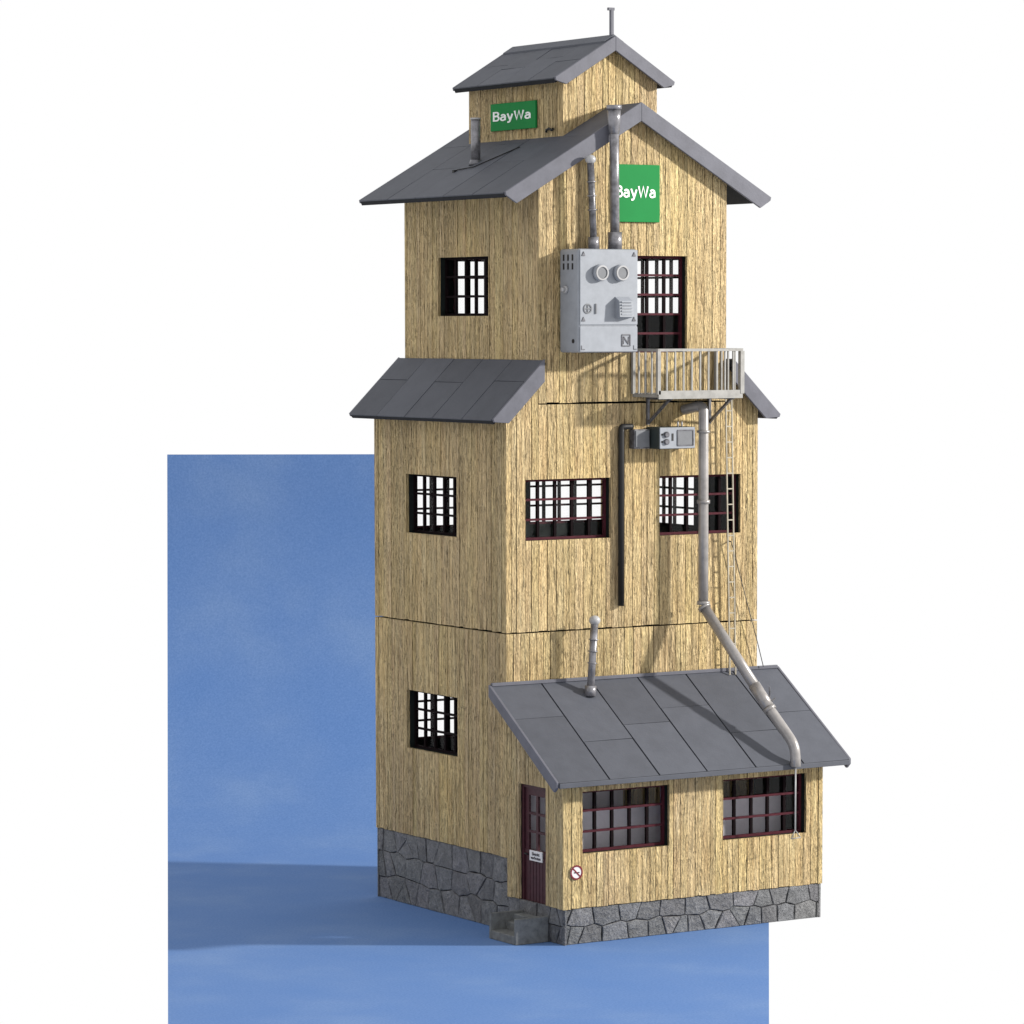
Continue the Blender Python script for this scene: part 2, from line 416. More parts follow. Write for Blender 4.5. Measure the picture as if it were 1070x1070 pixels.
# ------------------------------------------------------------------ rubble stone plinth
def stone_side(mb, o, d, n, L, H, rows, seedv, depth=.03):
    rnd = random.Random(seedv); o, d, n = Vector(o), Vector(d), Vector(n)
    P = lambda s, z, h: o + d * s + n * h + Vector((0, 0, z))
    flip = d.cross(Vector((0, 0, 1))).dot(n) < 0
    # irregular cells: each seed keeps the ground nearer to it than to its neighbours
    seeds = []; ZQ = 3.2
    for r in range(rows):
        a = rnd.uniform(-.1, .25)
        while a < L + .2:
            seeds.append((a, H * (r + .5) / rows + rnd.uniform(-.13, .13) * H / rows)); a += rnd.uniform(.20, .56)
    for i_, (sx, sz) in enumerate(seeds):
        q = [(0, 0), (L, 0), (L, H), (0, H)]
        for k_, (ox, oz) in enumerate(seeds):
            if k_ == i_ or abs(ox - sx) > 1.6: continue
            nx, nz = ox - sx, (oz - sz) * ZQ; nl = math.hypot(nx, nz)
            if nl < 1e-6: continue
            lim = ((ox * ox - sx * sx) + (oz * oz - sz * sz) * ZQ) / 2 - .0055 * nl
            out = []
            for (ax, az), (bx_, bz_) in zip(q, q[1:] + q[:1]):
                da, db = ax * nx + az * nz - lim, bx_ * nx + bz_ * nz - lim
                if da <= 0: out.append((ax, az))
                if (da < 0 < db) or (db < 0 < da):
                    t_ = da / (da - db); out.append((ax + (bx_ - ax) * t_, az + (bz_ - az) * t_))
            q = out
            if len(q) < 3: break
        if len(q) < 3: continue
        ar = abs(sum(a_[0] * b_[1] - b_[0] * a_[1] for a_, b_ in zip(q, q[1:] + q[:1]))) / 2
        if ar < .003: continue
        # roughen the outline
        rq = []
        for (ax, az), (bx_, bz_) in zip(q, q[1:] + q[:1]):
            rq.append((ax, az)); ll = math.hypot(bx_ - ax, bz_ - az)
            if ll > .16 and 0 < (ax + bx_) / 2 < L and .002 < (az + bz_) / 2 < H - .002:
                w_ = rnd.uniform(-.012, .002); cx_, cz_ = (ax + bx_) / 2, (az + bz_) / 2
                dx_, dz_ = cx_ - sx, cz_ - sz; dl = math.hypot(dx_, dz_) or 1
                rq.append((cx_ + dx_ / dl * w_, cz_ + dz_ / dl * w_))
        q = rq
        cx = sum(a_ for a_, z in q) / len(q); cz = sum(z for a_, z in q) / len(q)
        t = rnd.uniform(.82, 1.18); tt = (t * rnd.uniform(.98, 1.03), t, t * rnd.uniform(.97, 1.03))
        h = -rnd.uniform(0, .018)
        outer = q if not flip else q[::-1]
        inn = [(cx + (a_ - cx) * (1 - .010 / max(.05, abs(a_ - cx)) if abs(a_ - cx) > .03 else 1), cz + (z - cz) * (1 - .010 / max(.05, abs(z - cz)) if abs(z - cz) > .03 else 1)) for a_, z in outer]
        fr = [P(a_, z, h + rnd.uniform(-.006, .004)) for a_, z in inn]; mid = [P(a_, z, h - .010) for a_, z in outer]; bk = [P(a_, z, -depth - .02) for a_, z in outer]
        top = P(cx, cz, h + rnd.uniform(-.004, .012))
        for k in range(len(fr)):
            jn = (k + 1) % len(fr)
            mb.face([fr[k], fr[jn], top], 0, tt)
            mb.face([fr[jn], fr[k], mid[k], mid[jn]], 0, tt); mb.face([mid[jn], mid[k], bk[k], bk[jn]], 0, tt)
    i0, i1 = .05, L - .05
    ring = [(i0, 0), (i1, 0), (i1, H - .006), (i0, H - .006)]
    if flip: ring = ring[::-1]
    mb.prism([P(a, z, -depth) for a, z in ring], [P(a, z, -.14) for a, z in ring], 1, 1.0)

ins = .012
mb = MB()
stone_side(mb, (ins, 0.0, 0), (0, 1, 0), (-1, 0, 0), D - ins, ZB, 3, 5)
stone_side(mb, (ins, D - ins, 0), (1, 0, 0), (0, 1, 0), W - 2 * ins, ZB, 3, 6)
stone_side(mb, (W - ins, 0.0, 0), (0, 1, 0), (1, 0, 0), D - ins, ZB, 3, 7)
stone_side(mb, (ins, -A + ins, 0), (1, 0, 0), (0, -1, 0), AX - 2 * ins, ZBA, 2, 8)
stone_side(mb, (ins, -A + ins, 0), (0, 1, 0), (-1, 0, 0), A - ins - .002, ZBA, 2, 9)
stone_side(mb, (AX - ins, -A + ins, 0), (0, 1, 0), (1, 0, 0), A - ins, ZBA, 2, 10)
mb.build('stone_plinth', [M['stone'], M['joint']], tower)

# ------------------------------------------------------------------ windows: frame and bars with one glass sheet each
def window(o, d, n, s0, s1, z0, z1, cols, rows, depth=.15, bw=.048, mat=None):
    o, d, n = Vector(o), Vector(d), Vector(n); mb = MB(); g = MB()
    P = lambda s, z, h: o + d * s + n * h + Vector((0, 0, z))
    flip = d.cross(Vector((0, 0, 1))).dot(n) < 0
    def cell(m_, a0, a1, b0, b1, hf, hb, mi=0):
        r = [(a0, b0), (a1, b0), (a1, b1), (a0, b1)]
        if flip: r = r[::-1]
        m_.prism([P(s, z, hf) for s, z in r], [P(s, z, hb) for s, z in r], mi)
    f = .042
    cell(mb, s0, s1, z0, z0 + f, -depth + .004, -depth - .05); cell(mb, s0, s1, z1 - f, z1, -depth + .004, -depth - .05)
    cell(mb, s0, s0 + f, z0 + f, z1 - f, -depth + .004, -depth - .05); cell(mb, s1 - f, s1, z0 + f, z1 - f, -depth + .004, -depth - .05)
    for k in range(1, cols):
        x = s0 + (s1 - s0) * k / cols + random.uniform(-.006, .006); cell(mb, x - bw / 2, x + bw / 2, z0 + f, z1 - f, -depth, -depth - .045, 1)
    for k in range(1, rows):
        z = z0 + (z1 - z0) * k / rows + random.uniform(-.006, .006); cell(mb, s0 + f, s1 - f, z - .018, z + .018, -depth + .008, -depth - .03)
    c = P((s0 + s1) / 2, z0, -depth)
    ob = mb.build('window', [mat or M['maroon'], M['barblack']], tower, loc=c)
    cell(g, s0 + .01, s1 - .01, z0 + .01, z1 - .01, -depth - .052, -depth - .058)
    g.build('glass_pane', M['glass'], ob)
    return ob

for y0, nn in ((0, -1), (D, 1)):
    for fx in (F1, F2): window((0, y0, 0), (1, 0, 0), (0, nn, 0), *fx, *ZM, 5, 3)
    window((0, y0, 0), (1, 0, 0), (0, nn, 0), *UD, 6, 5)
for fx in (F1, F2): window((0, D, 0), (1, 0, 0), (0, 1, 0), *fx, *ZLW, 5, 3)
for x0, nn in ((0, -1), (W, 1)):
    window((x0, 0, 0), (0, 1, 0), (nn, 0, 0), *LW, *ZLW, 5, 3, mat=M['barblack']); window((x0, 0, 0), (0, 1, 0), (nn, 0, 0), *LW, *ZM, 5, 3, mat=M['barblack'])
for x0, nn, uw in ((U, -1, UW), (XR, 1, UWR)): window((x0, 0, 0), (0, 1, 0), (nn, 0, 0), *uw, *ZUW, 5, 3, mat=M['barblack'])
for fx in (A1, A2): window((0, -A, 0), (1, 0, 0), (0, -1, 0), *fx, *ZA, 5, 3)

# door in the annex side
y0, y1, z0, z1 = DOOR
mb = MB(); x = .10
mb.box((x - .03, y0, z0), (x + .05, y0 + .06, z1)); mb.box((x - .03, y1 - .06, z0), (x + .05, y1, z1)); mb.box((x - .03, y0 + .06, z1 - .06), (x + .05, y1 - .06, z1))
ya, yb = y0 + .06, y1 - .06; zg = 1.40
mb.box((x, ya, z0), (x + .04, yb, zg))                                   # lower boarded panel
for k in range(6):
    yy = ya + .06 + (yb - ya - .12) * k / 6; mb.box((x - .012, yy + .008, z0 + .1), (x, yy + (yb - ya - .12) / 6 - .008, zg - .1))
mb.box((x - .014, ya, z0), (x - .001, yb, z0 + .09)); mb.box((x - .014, ya, zg - .08), (x - .001, yb, zg))
mb.box((x, ya, zg), (x + .04, ya + .10, z1 - .06)); mb.box((x, yb - .10, zg), (x + .04, yb, z1 - .06)); mb.box((x, ya + .10, z1 - .18), (x + .04, yb - .10, z1 - .06))
ym = (ya + yb) / 2
mb.box((x, ym - .03, zg), (x + .04, ym + .03, z1 - .18))
for k in (1, 2):
    zz = zg + (z1 - .18 - zg) * k / 3; mb.box((x + .001, ya + .1, zz - .02), (x + .038, yb - .1, zz + .02))
dr = mb.build('door', M['doorred'], tower, loc=(x, ym, z0))
g = MB(); g.box((x + .042, ya, zg), (x + .048, yb, z1 - .06)); g.build('glass_pane', M['glass'], dr)
g = MB(); g.tube([(x - .03, yb - .06, 1.33), (x - .055, yb - .06, 1.33), (x - .055, yb - .15, 1.325)], .012, 0, 8); g.tube([(x, yb - .06, 1.33), (x - .04, yb - .06, 1.33)], .01, 0, 8)
g.build('door_handle', M['black'], dr)

# ------------------------------------------------------------------ roofs: slab, loose sheets with open joints, bargeboards
def sheets(mb, P, nrm, L, R, cols, splits, gap=.016, th=.022, mi=0, rnd=None, vg=.011):
    """P(u, v): point on slab; u along the eaves 0..L, v down the slope 0..R; splits: per column the v of its cross joint."""
    rnd = rnd or random
    n = Vector(nrm).normalized()
    e = 0.0; ed = [0]
    for k in range(cols - 1): ed.append(L * (k + 1) / cols + rnd.uniform(-.02, .02))
    ed.append(L)
    for k in range(cols):
        vs = [0] + [R * q for q in splits[k % len(splits)]] + [R]
        for a, b in zip(vs[:-1], vs[1:]):
            t = rnd.uniform(.90, 1.10)
            q = [(ed[k] + (gap * .4 if k else 0), a + (vg / 2 if a else 0)), (ed[k + 1] - (gap * .4 if k < cols - 1 else 0), a + (vg / 2 if a else 0)),
                 (ed[k + 1] - (gap * .4 if k < cols - 1 else 0), b - (vg / 2 if b < R else 0)), (ed[k] + (gap * .4 if k else 0), b - (vg / 2 if b < R else 0))]
            hh = [th + rnd.uniform(-.004, .004) for _ in range(4)]
            top = [P(*c) + n * h for c, h in zip(q, hh)]; bot = [P(*c) + n * .002 for c in q]
            if (top[1] - top[0]).cross(top[2] - top[1]).dot(n) < 0: top, bot = top[::-1], bot[::-1]
            mb.prism(top, bot, mi, t)

RM = [M['roof'], M['roofgap']]
def slope_slab(mb, pts, nrm, th, mi=1):
    n = Vector(nrm).normalized(); top = [Vector(p) for p in pts]
    if (top[1] - top[0]).cross(top[2] - top[1]).dot(n) < 0: top = top[::-1]
    mb.prism(top, [p - n * th for p in top], mi)

def gable_roof(name, bname, zf, slope, xe, y0, y1, zpk, bd, cols, splits, ridge=False, th=.07, bth=.05):
    """xe: half width to the eave tip."""
    mb = MB(); xm = W / 2
    dz = .024
    for sg in (-1, 1):
        nrm = Vector((sg * slope, 0, 1)).normalized()
        a = Vector((xm, y0 + bth, zpk - dz)); sd = Vector((sg, 0, -slope)).normalized(); R = xe * math.hypot(1, slope)
        L = y1 - y0 - 2 * bth
        P = lambda u, v: a + Vector((0, u, 0)) + sd * v
        slope_slab(mb, [P(0, 0), P(L, 0), P(L, R), P(0, R)], nrm, th)
        sheets(mb, P, nrm, L, R, cols, splits if sg < 0 else [s for s in reversed(splits)])
    if ridge:
        for sg in (-1, 1):
            q = [(xm, zpk + .03), (xm + sg * .19, zpk + .03 - .19 * slope), (xm + sg * .19, zpk - .19 * slope + .002), (xm, zpk + .002)]
            f = [(x_, y0 + bth, z_) for x_, z_ in q]; b_ = [(x_, y1 - bth, z_) for x_, z_ in q]
            mb.prism(f, b_, 0, 1.1)
    ro = mb.build(name, RM, tower, loc=(xm, (y0 + y1) / 2, zpk))
    for yy, dd, bd in ((y0, 1, bd), (y1, -1, .11)):
        for sg in (-1, 1):
            g = MB(); xo = sg * xe
            tipc = .055
            ring = [(xm, zpk + .006), (xm + xo, zpk - xe * slope + .006), (xm + xo - sg * .03, zpk - xe * slope - tipc),
                    (xm + xo - sg * .16, zpk - (xe) * slope - tipc - .045), (xm + xo - sg * .20, zpk - (xe - .20) * slope - bd * 1.0), (xm, zpk - bd)]
            ring = [ring[0], ring[1], ring[2], ring[3], ring[5]]
            # lower edge runs parallel to the slope, clipped at the tip
            xl = xe - .22
            ring = [(xm, zpk + .006), (xm + sg * xe, zpk - xe * slope + .006), (xm + sg * (xe - .015), zpk - xe * slope - .05), (xm + sg * xl, zpk - xl * slope - bd), (xm, zpk - bd)]
            if sg > 0: ring = ring[::-1]
            g.prism([(x_, yy, z_) for x_, z_ in ring], [(x_, yy + dd * (bth - .002), z_) for x_, z_ in ring])
            g.build(bname, M['barge'], ro, bevel=.008)
    return ro

mr = gable_roof('main_roof', 'bargeboard', zmain, MS, 2.625, -.185, D + .26, ZAP, .30, 5, [[.36], [.62], [.40], [.66], [.38]])
cr = gable_roof('cupola_roof', 'bargeboard', zcup, CS, 1.185, CY0 - .16, CY1 + .13, ZCAP, .235, 4, [[.55], [.42], [.60], [.48]], ridge=True)

# side roofs either side of the upper storey
for sg in (-1, 1):
    mb = MB(); bth = .05; y0, y1 = -.195, D + .22
    xt = U - .002 if sg < 0 else XR + .002
    R = .985 * math.hypot(1, SK); sd = Vector((sg, 0, -SK)).normalized(); nrm = Vector((sg * SK, 0, 1)).normalized()
    a = Vector((xt, y0 + bth, 9.275 - .024)); L = y1 - y0 - 2 * bth
    P = lambda u, v: a + Vector((0, u, 0)) + sd * v
    slope_slab(mb, [P(0, 0), P(L, 0), P(L, R), P(0, R)], nrm, .07)
    sheets(mb, P, nrm, L, R, 5, [[.36], [], [.40], [], [.38]])
    ro = mb.build('side_roof', RM, tower, loc=(xt, D / 2, 9.275))
    for yy, dd in ((y0, 1), (y1, -1)):
        g = MB(); xe = .985; bd = .36
        ring = [(xt, 9.281), (xt + sg * xe, 9.281 - xe * SK), (xt + sg * (xe - .02), 9.281 - xe * SK - .05), (xt + sg * (xe - .30), 9.281 - (xe - .30) * SK - bd), (xt, 9.281 - bd)]
        if sg > 0: ring = ring[::-1]
        g.prism([(x_, yy, z_) for x_, z_ in ring], [(x_, yy + dd * (bth - .002), z_) for x_, z_ in ring]); g.build('bargeboard', M['barge'], ro, bevel=.008)

# annex roof
mb = MB(); x0, x1 = -.36, 5.45; bth = .05; Lx = x1 - x0 - 2 * bth; Rv = 2.02 * math.hypot(1, AS)
sd = Vector((0, -1, -AS)).normalized(); nrm = Vector((0, -AS, 1)).normalized()
a = Vector((x0 + bth, -.012, 4.035 - .03))
P = lambda u, v: a + Vector((u, 0, 0)) + sd * v
slope_slab(mb, [P(0, 0), P(Lx, 0), P(Lx, Rv), P(0, Rv)], nrm, .075)
sheets(mb, P, nrm, Lx, Rv, 6, [[.35], [.62], [.48], [.34], [.64], [.47]], gap=.036, th=.026)
ro = mb.build('annex_roof', RM, tower, loc=(2.5, -1, 3.3))
for xx, dd in ((x0, 1), (x1, -1)):
    g = MB(); ye = -2.035
    ring = [(-.012, 4.05), (ye, 4.05 + ye * AS), (ye - .0, 4.05 + ye * AS - .09), (ye + .08, 4.05 + (ye + .08) * AS - .22), (-.012, 4.05 - .20)]
    g.prism([(xx, y_, z_) for y_, z_ in ring], [(xx + dd * (bth - .002), y_, z_) for y_, z_ in ring]); g.build('bargeboard', M['barge'], ro, bevel=.008)
g = MB(); g.box((x0 + bth, -2.06, zannex(-2.03) - .09), (x1 - bth, -2.028, zannex(-2.03) - .01)); g.build('eaves_strip', M['roof'], ro, bevel=.006)
g = MB(); g.box((x0 + bth, -.055, 4.02), (x1 - bth, -.003, 4.075)); g.build('flashing', M['barge'], ro, bevel=.006)

# bent conductor wire on the left slope of the main roof and a black tube standing for a dark knothole on the cupola side
cw = MB(); zr = lambda x_: ZAP - (W / 2 - x_) * MS + .02
cw.tube([(x_, y_, zr(x_)) for x_, y_ in ((.62, 2.60), (.66, 2.56), (.72, 2.15), (1.28, 1.60))], .009, 0, 8); cw.box((.60, 2.58, zr(.6) - .02), (.66, 2.64, zr(.6) + .03))
cw.build('conductor_wire', M['black'], mr)
hk = MB(); hk.tube([(CX0 - .03, 1.20, 12.99), (CX0 - .03, 1.19, 13.03), (CX0 - .03, 1.12, 13.05), (CX0 - .03, 1.03, 13.02), (CX0 - .03, .99, 13.04)], .022, 0, 8); hk.build('knothole_mark', M['black'], tower)

# finial on the cupola ridge
fn = MB(); fn.box((2.475, .67, 14.52), (2.525, .73, 15.0)); fn.box((2.43, .675, 14.985), (2.545, .725, 15.03)); fn.build('finial', M['barge'], cr)

# ------------------------------------------------------------------ balcony
bx0, bx1, by, bz, bt = 2.45, 4.11, -.75, 8.70, 9.42
mb = MB(); mb.box((bx0, by, bz - .05), (bx1, -.003, bz))
mb.box((bx0 - .01, by - .03, bz - .075), (bx1 + .01, by - .001, bz + .06))
for k in range(6): mb.box((bx0 + .02, by + .08 + k * .11, bz + .001), (bx1 - .02, by + .17 + k * .11, bz + .016))
bal = mb.build('balcony', M['rail'], tower, loc=((bx0 + bx1) / 2, 0, bz))
g = MB()
g.bar((bx0, by, bt), (bx1, by, bt), .05, .045); g.bar((bx0, -.004, bt), (bx0, by - .02, bt), .045, .045); g.bar((bx1, -.004, bt), (bx1, by - .02, bt), .045, .045)
g.bar((bx0, by, bz), (bx0, by, bt - .02), .06); g.bar((bx1, by, bz), (bx1, by, bt - .02), .075)
for k in range(1, 10):
    xx = bx0 + (bx1 - bx0) * k / 10; g.bar((xx, by, bz + .05), (xx, by, bt - .02), .026)
for xx in (bx0, bx1):
    for k in range(1, 4): g.bar((xx, by * k / 4, bz), (xx, by * k / 4, bt - .02), .026)
g.bar((bx0, -.03, bz), (bx0, -.03, bt), .05); g.bar((bx1, -.03, bz), (bx1, -.03, bt), .05)
g.build('railing', M['rail'], bal)
for xx in (2.74, 3.98):
    g = MB(); g.bar((xx, -.006 - .02, 8.19), (xx, -.026, bz - .055), .045); g.bar((xx, -.04, 8.22), (xx, -.66, bz - .075), .04); g.bar((xx, -.05, bz - .075), (xx, -.72, bz - .075), .04)
    g.build('bracket', M['vent'], bal)

# ------------------------------------------------------------------ control cabinet on the upper front wall
cx0, cx1, cz0, cz1, cd = 1.014, 2.155, 9.385, 11.05, .6
cab = thing('control_cabinet', 'light grey metal control cabinet with two dials, mounted on the upper front wall', 'cabinet', (1.585, -.001, cz0))
mb = MB(); mb.box((cx0, -cd + .02, cz0), (cx1, -.005, cz1)); mb.build('body', M['cabinet'], cab, bevel=.04)
mb = MB(); mb.box((cx0 + .012, -cd, 9.83), (cx1 - .012, -cd + .019, cz1 - .012)); mb.build('front_cover', M['cabinet'], cab, bevel=.01)
mb = MB(); mb.box((cx0 + .012, -cd, cz0 + .012), (cx1 - .012, -cd + .019, 9.805)); mb.build('lower_cover', M['cabinet'], cab, bevel=.01)
yf = -cd
for xx in (1.395, 1.79):
    mb = MB(); mb.disc((xx, yf + .004, 10.665), (0, -1, 0), .135, .085, 0, 36, .015); dl = mb.build('dial', M['cabinet'], cab)
    mb = MB(); mb.ring((xx, yf - .0815, 10.665), (0, -1, 0), .095, .12, .022, 0); mb.build('rim', M['cap'], dl)
    mb = MB(); mb.disc((xx, yf - .083, 10.665), (0, -1, 0), .093, .006, 0, 32); mb.build('dial_face', M['cabinet_dark'], dl)
mb = MB(); hx0, hx1, hz0, hz1 = 1.70, 1.965, 9.93, 10.215
mb.prism([(hx0, yf - .15, hz0 + .03), (hx1, yf - .15, hz0 + .03), (hx1, yf - .13, hz1), (hx0, yf - .13, hz1)],
         [(hx0, yf + .004, hz0), (hx1, yf + .004, hz0), (hx1, yf + .004, hz1 + .07), (hx0, yf + .004, hz1 + .07)])
for k in range(5): mb.box((hx0 + .03, yf - .158, hz0 + .06 + k * .05), (hx1 - .02, yf - .144, hz0 + .085 + k * .05))
mb.build('louvre_hood', M['cabinet'], cab)
for xx, zz in ((1.09, 10.965), (2.07, 10.965), (1.09, 9.92), (2.07, 9.92)):
    mb = MB(); mb.prism([(xx - .035, yf - .012, zz - .03), (xx + .035, yf - .012, zz - .03), (xx, yf - .012, zz + .04)],
                        [(xx - .035, yf + .002, zz - .03), (xx + .035, yf + .002, zz - .03), (xx, yf + .002, zz + .04)]); mb.build('screw', M['vent'], cab)
mb = MB(); c = (1.17, yf + .002, 10.09)
mb.ring(c, (0, -1, 0), .062, .080, .014); mb.box((1.162, yf - .012, 10.03), (1.178, yf, 10.15)); mb.box((1.11, yf - .0115, 10.082), (1.23, yf + .0005, 10.098)); mb.build('lock_symbol', M['cabinet_dark'], cab)
mb = MB(); mb.box((1.315, yf - .02, 10.01), (1.34, yf + .002, 10.17)); mb.build('handle', M['cabinet_dark'], cab)
mb = MB(); ex0, ex1, ez0, ez1 = 1.835, 1.995, 9.49, 9.67
for a_, b_ in (((ex0, ez0), (ex1, ez0)), ((ex1, ez0), (ex1, ez1)), ((ex1, ez1), (ex0, ez1)), ((ex0, ez1), (ex0, ez0))):
    mb.bar((a_[0], yf - .002, a_[1]), (b_[0], yf - .002, b_[1]), .016, .016)
mb.bar((ex0 + .03, yf - .002, ez1 - .03), (ex1 - .03, yf - .002, ez0 + .03), .02, .018)
mb.bar((ex0 + .03, yf - .002, ez0 + .03), (ex0 + .03, yf - .002, ez1 - .03), .014, .014); mb.bar((ex1 - .03, yf - .002, ez0 + .03), (ex1 - .03, yf - .002, ez1 - .03), .014, .014)
mb.build('emblem', M['vent'], cab)
mb = MB()
for xx in (1.05, 2.06):
    mb = MB(); mb.box((xx, yf - .006, 9.43), (xx + .065, yf + .002, 9.442)); mb.box((xx, yf - .0065, 9.442), (xx + .012, yf + .002, 9.50))
    mb.build('corner_mark', M['vent'], cab)
mb = MB()
for k in range(3):
    for zz in (10.72, 10.86):
        mb = MB(); mb.box((cx0 - .006, -.42 + k * .13, zz), (cx0 + .01, -.38 + k * .13, zz + .10)); mb.build('vent_slot', M['black'], cab)
mb = MB(); mb.disc((cx0 + .005, -.22, 10.40), (-1, 0, 0), .06, .05, 0, 18, .01); mb.disc((cx0 - .04, -.22, 10.40), (-1, 0, 0), .035, .06, 0, 14, .01); mb.build('side_knob', M['cap'], cab)
mb = MB(); mb.disc((cx0 + .004, -.42, 9.57), (-1, 0, 0), .035, .012, 0, 12); mb.build('side_screw', M['black'], cab)

# ------------------------------------------------------------------ vent pipes
def vent(name, label, base, top, r, kind, mat):
    b, t = Vector(base), Vector(top); v = thing(name, label, 'vent pipe', base, 'vent pipes'); d = t - b
    mb = MB(); mb.tube([b + d * .0, t], r, 0, 18); mb.build('shaft', M[mat], v)
    mb = MB()
    if kind == 'ball':
        mb.sphere(t + Vector((0, 0, r * .5)), r * 1.55, 0, 16, 10, .85); mb.build('cap', M['cap'], v)
        for f in ((.0, .14, 1.55), (.44, .455, 1.3), (.60, .615, 1.3), (.76, .775, 1.3)):
            g = MB(); g.tube([b + d * f[0], b + d * f[1]], r * f[2], 0, 18); g.build('collar', M['pipe'], v)
    elif kind == 'flare':
        mb.tube([b + d * .80, b + d * .90, b + d * .97], [r * 1.03, r * 1.35, r * 1.4], 0, 18); mb.tube([b + d * .971, b + d * 1.0], r * 1.62, 0, 18); mb.build('cap', M['pipe'], v)
        g = MB(); g.tube([b, b + d * .12], r * 1.5, 0, 18); g.build('collar', M['pipe'], v)
    else:
        mb.tube([t - d * .03, t + d * .01], r * 1.1, 0, 18); mb.build('cap', M['cap'], v)
        g = MB(); g.tube([b - Vector((0, 0, .05)), b + d * .06], [r * 1.5, r * 1.15], 0, 18); g.build('collar', M['vent'], v)
    return v
vent('vent_pipe', 'short dark vent pipe with ball cap and rings standing on the grey cabinet', (1.49, -.3, cz1 + .001), (1.425, -.3, 12.46), .058, 'ball', 'vent')
vent('vent_pipe', 'tall grey vent pipe with flared top standing on the cabinet beside the large green sign', (1.90, -.3, cz1 + .001), (1.88, -.3, 13.37), .078, 'flare', 'pipe')
vent('vent_pipe', 'slim ringed vent pipe with white ball cap on the sloping annex roof', (1.385, -.35, 3.80), (1.475, -.35, 5.0), .062, 'ball', 'pipe')
vent('vent_pipe', 'stubby plain grey vent pipe on the left slope of the main roof', (.9, 2.38, zmain(.9)), (.9, 2.38, 13.26), .08, 'plain', 'pipe')

# ------------------------------------------------------------------ signs
def lettering(txt, width, mat, parent, origin, xdir, nrm, depth=.008, bold=.0, height=None):
    cu = bpy.data.curves.new('lettering', 'FONT'); cu.body = txt; cu.size = 1; cu.offset = bold; cu.extrude = .004
    cu.align_x = 'CENTER'; cu.align_y = 'CENTER'; cu.space_line = .9
    tmp = bpy.data.objects.new('lettering', cu); C.objects.link(tmp)
    dg = bpy.context.evaluated_depsgraph_get(); me = bpy.data.meshes.new_from_object(tmp.evaluated_get(dg))
    bpy.data.objects.remove(tmp); bpy.data.curves.remove(cu)
    xs = [v.co.x for v in me.vertices]; ys = [v.co.y for v in me.vertices]; zs = [v.co.z for v in me.vertices]
    k = width / (max(xs) - min(xs)); kz = k if not height else height / (max(ys) - min(ys))
    xm, ym_ = (max(xs) + min(xs)) / 2, (max(ys) + min(ys)) / 2
    xd, nn = Vector(xdir), Vector(nrm); o = Vector(origin); zr = max(zs) - min(zs) or 1
    for v in me.vertices:
        q = v.co.copy(); v.co = xd * ((q.x - xm) * k) + Vector((0, 0, 1)) * ((q.y - ym_) * kz) + nn * ((q.z - min(zs)) / zr * depth)
    me.materials.clear(); me.materials.append(mat)
    ob = bpy.data.objects.new('lettering', me); C.objects.link(ob); ob.location = o
    if parent: ob.parent = parent; ob.matrix_parent_inverse = world_of(parent).inverted()
    return ob

def arc(cx, cy, rx, ry, a0, a1, n=14):
    return [(cx + rx * math.cos(math.radians(a0 + (a1 - a0) * k / n)), cy + ry * math.sin(math.radians(a0 + (a1 - a0) * k / n))) for k in range(n + 1)]
GLYPH = {   # centre lines of bold sans letters, cap height 1, x height .72
    'B': (.66, [[(.09, .09), (.09, .91)], [(.09, .91), (.36, .91)] + arc(.36, .73, .19, .18, 90, -90) + [(.09, .55)], [(.09, .53), (.38, .53)] + arc(.38, .31, .22, .22, 90, -90) + [(.09, .09)]]),
    'a': (.60, [arc(.28, .44, .20, .20, 150, 0) + [(.48, .07)], [(.48, .42), (.26, .40)] + arc(.24, .24, .17, .16, 95, 270) + arc(.28, .30, .20, .22, 270, 340)]),
    'y': (.60, [[(.07, .66), (.30, .06)], [(.53, .66), (.32, .06), (.26, -.09), (.18, -.15), (.05, -.14)]]),
    'W': (.98, [[(.07, .93), (.27, .07), (.49, .90), (.71, .07), (.91, .93)]]),
}
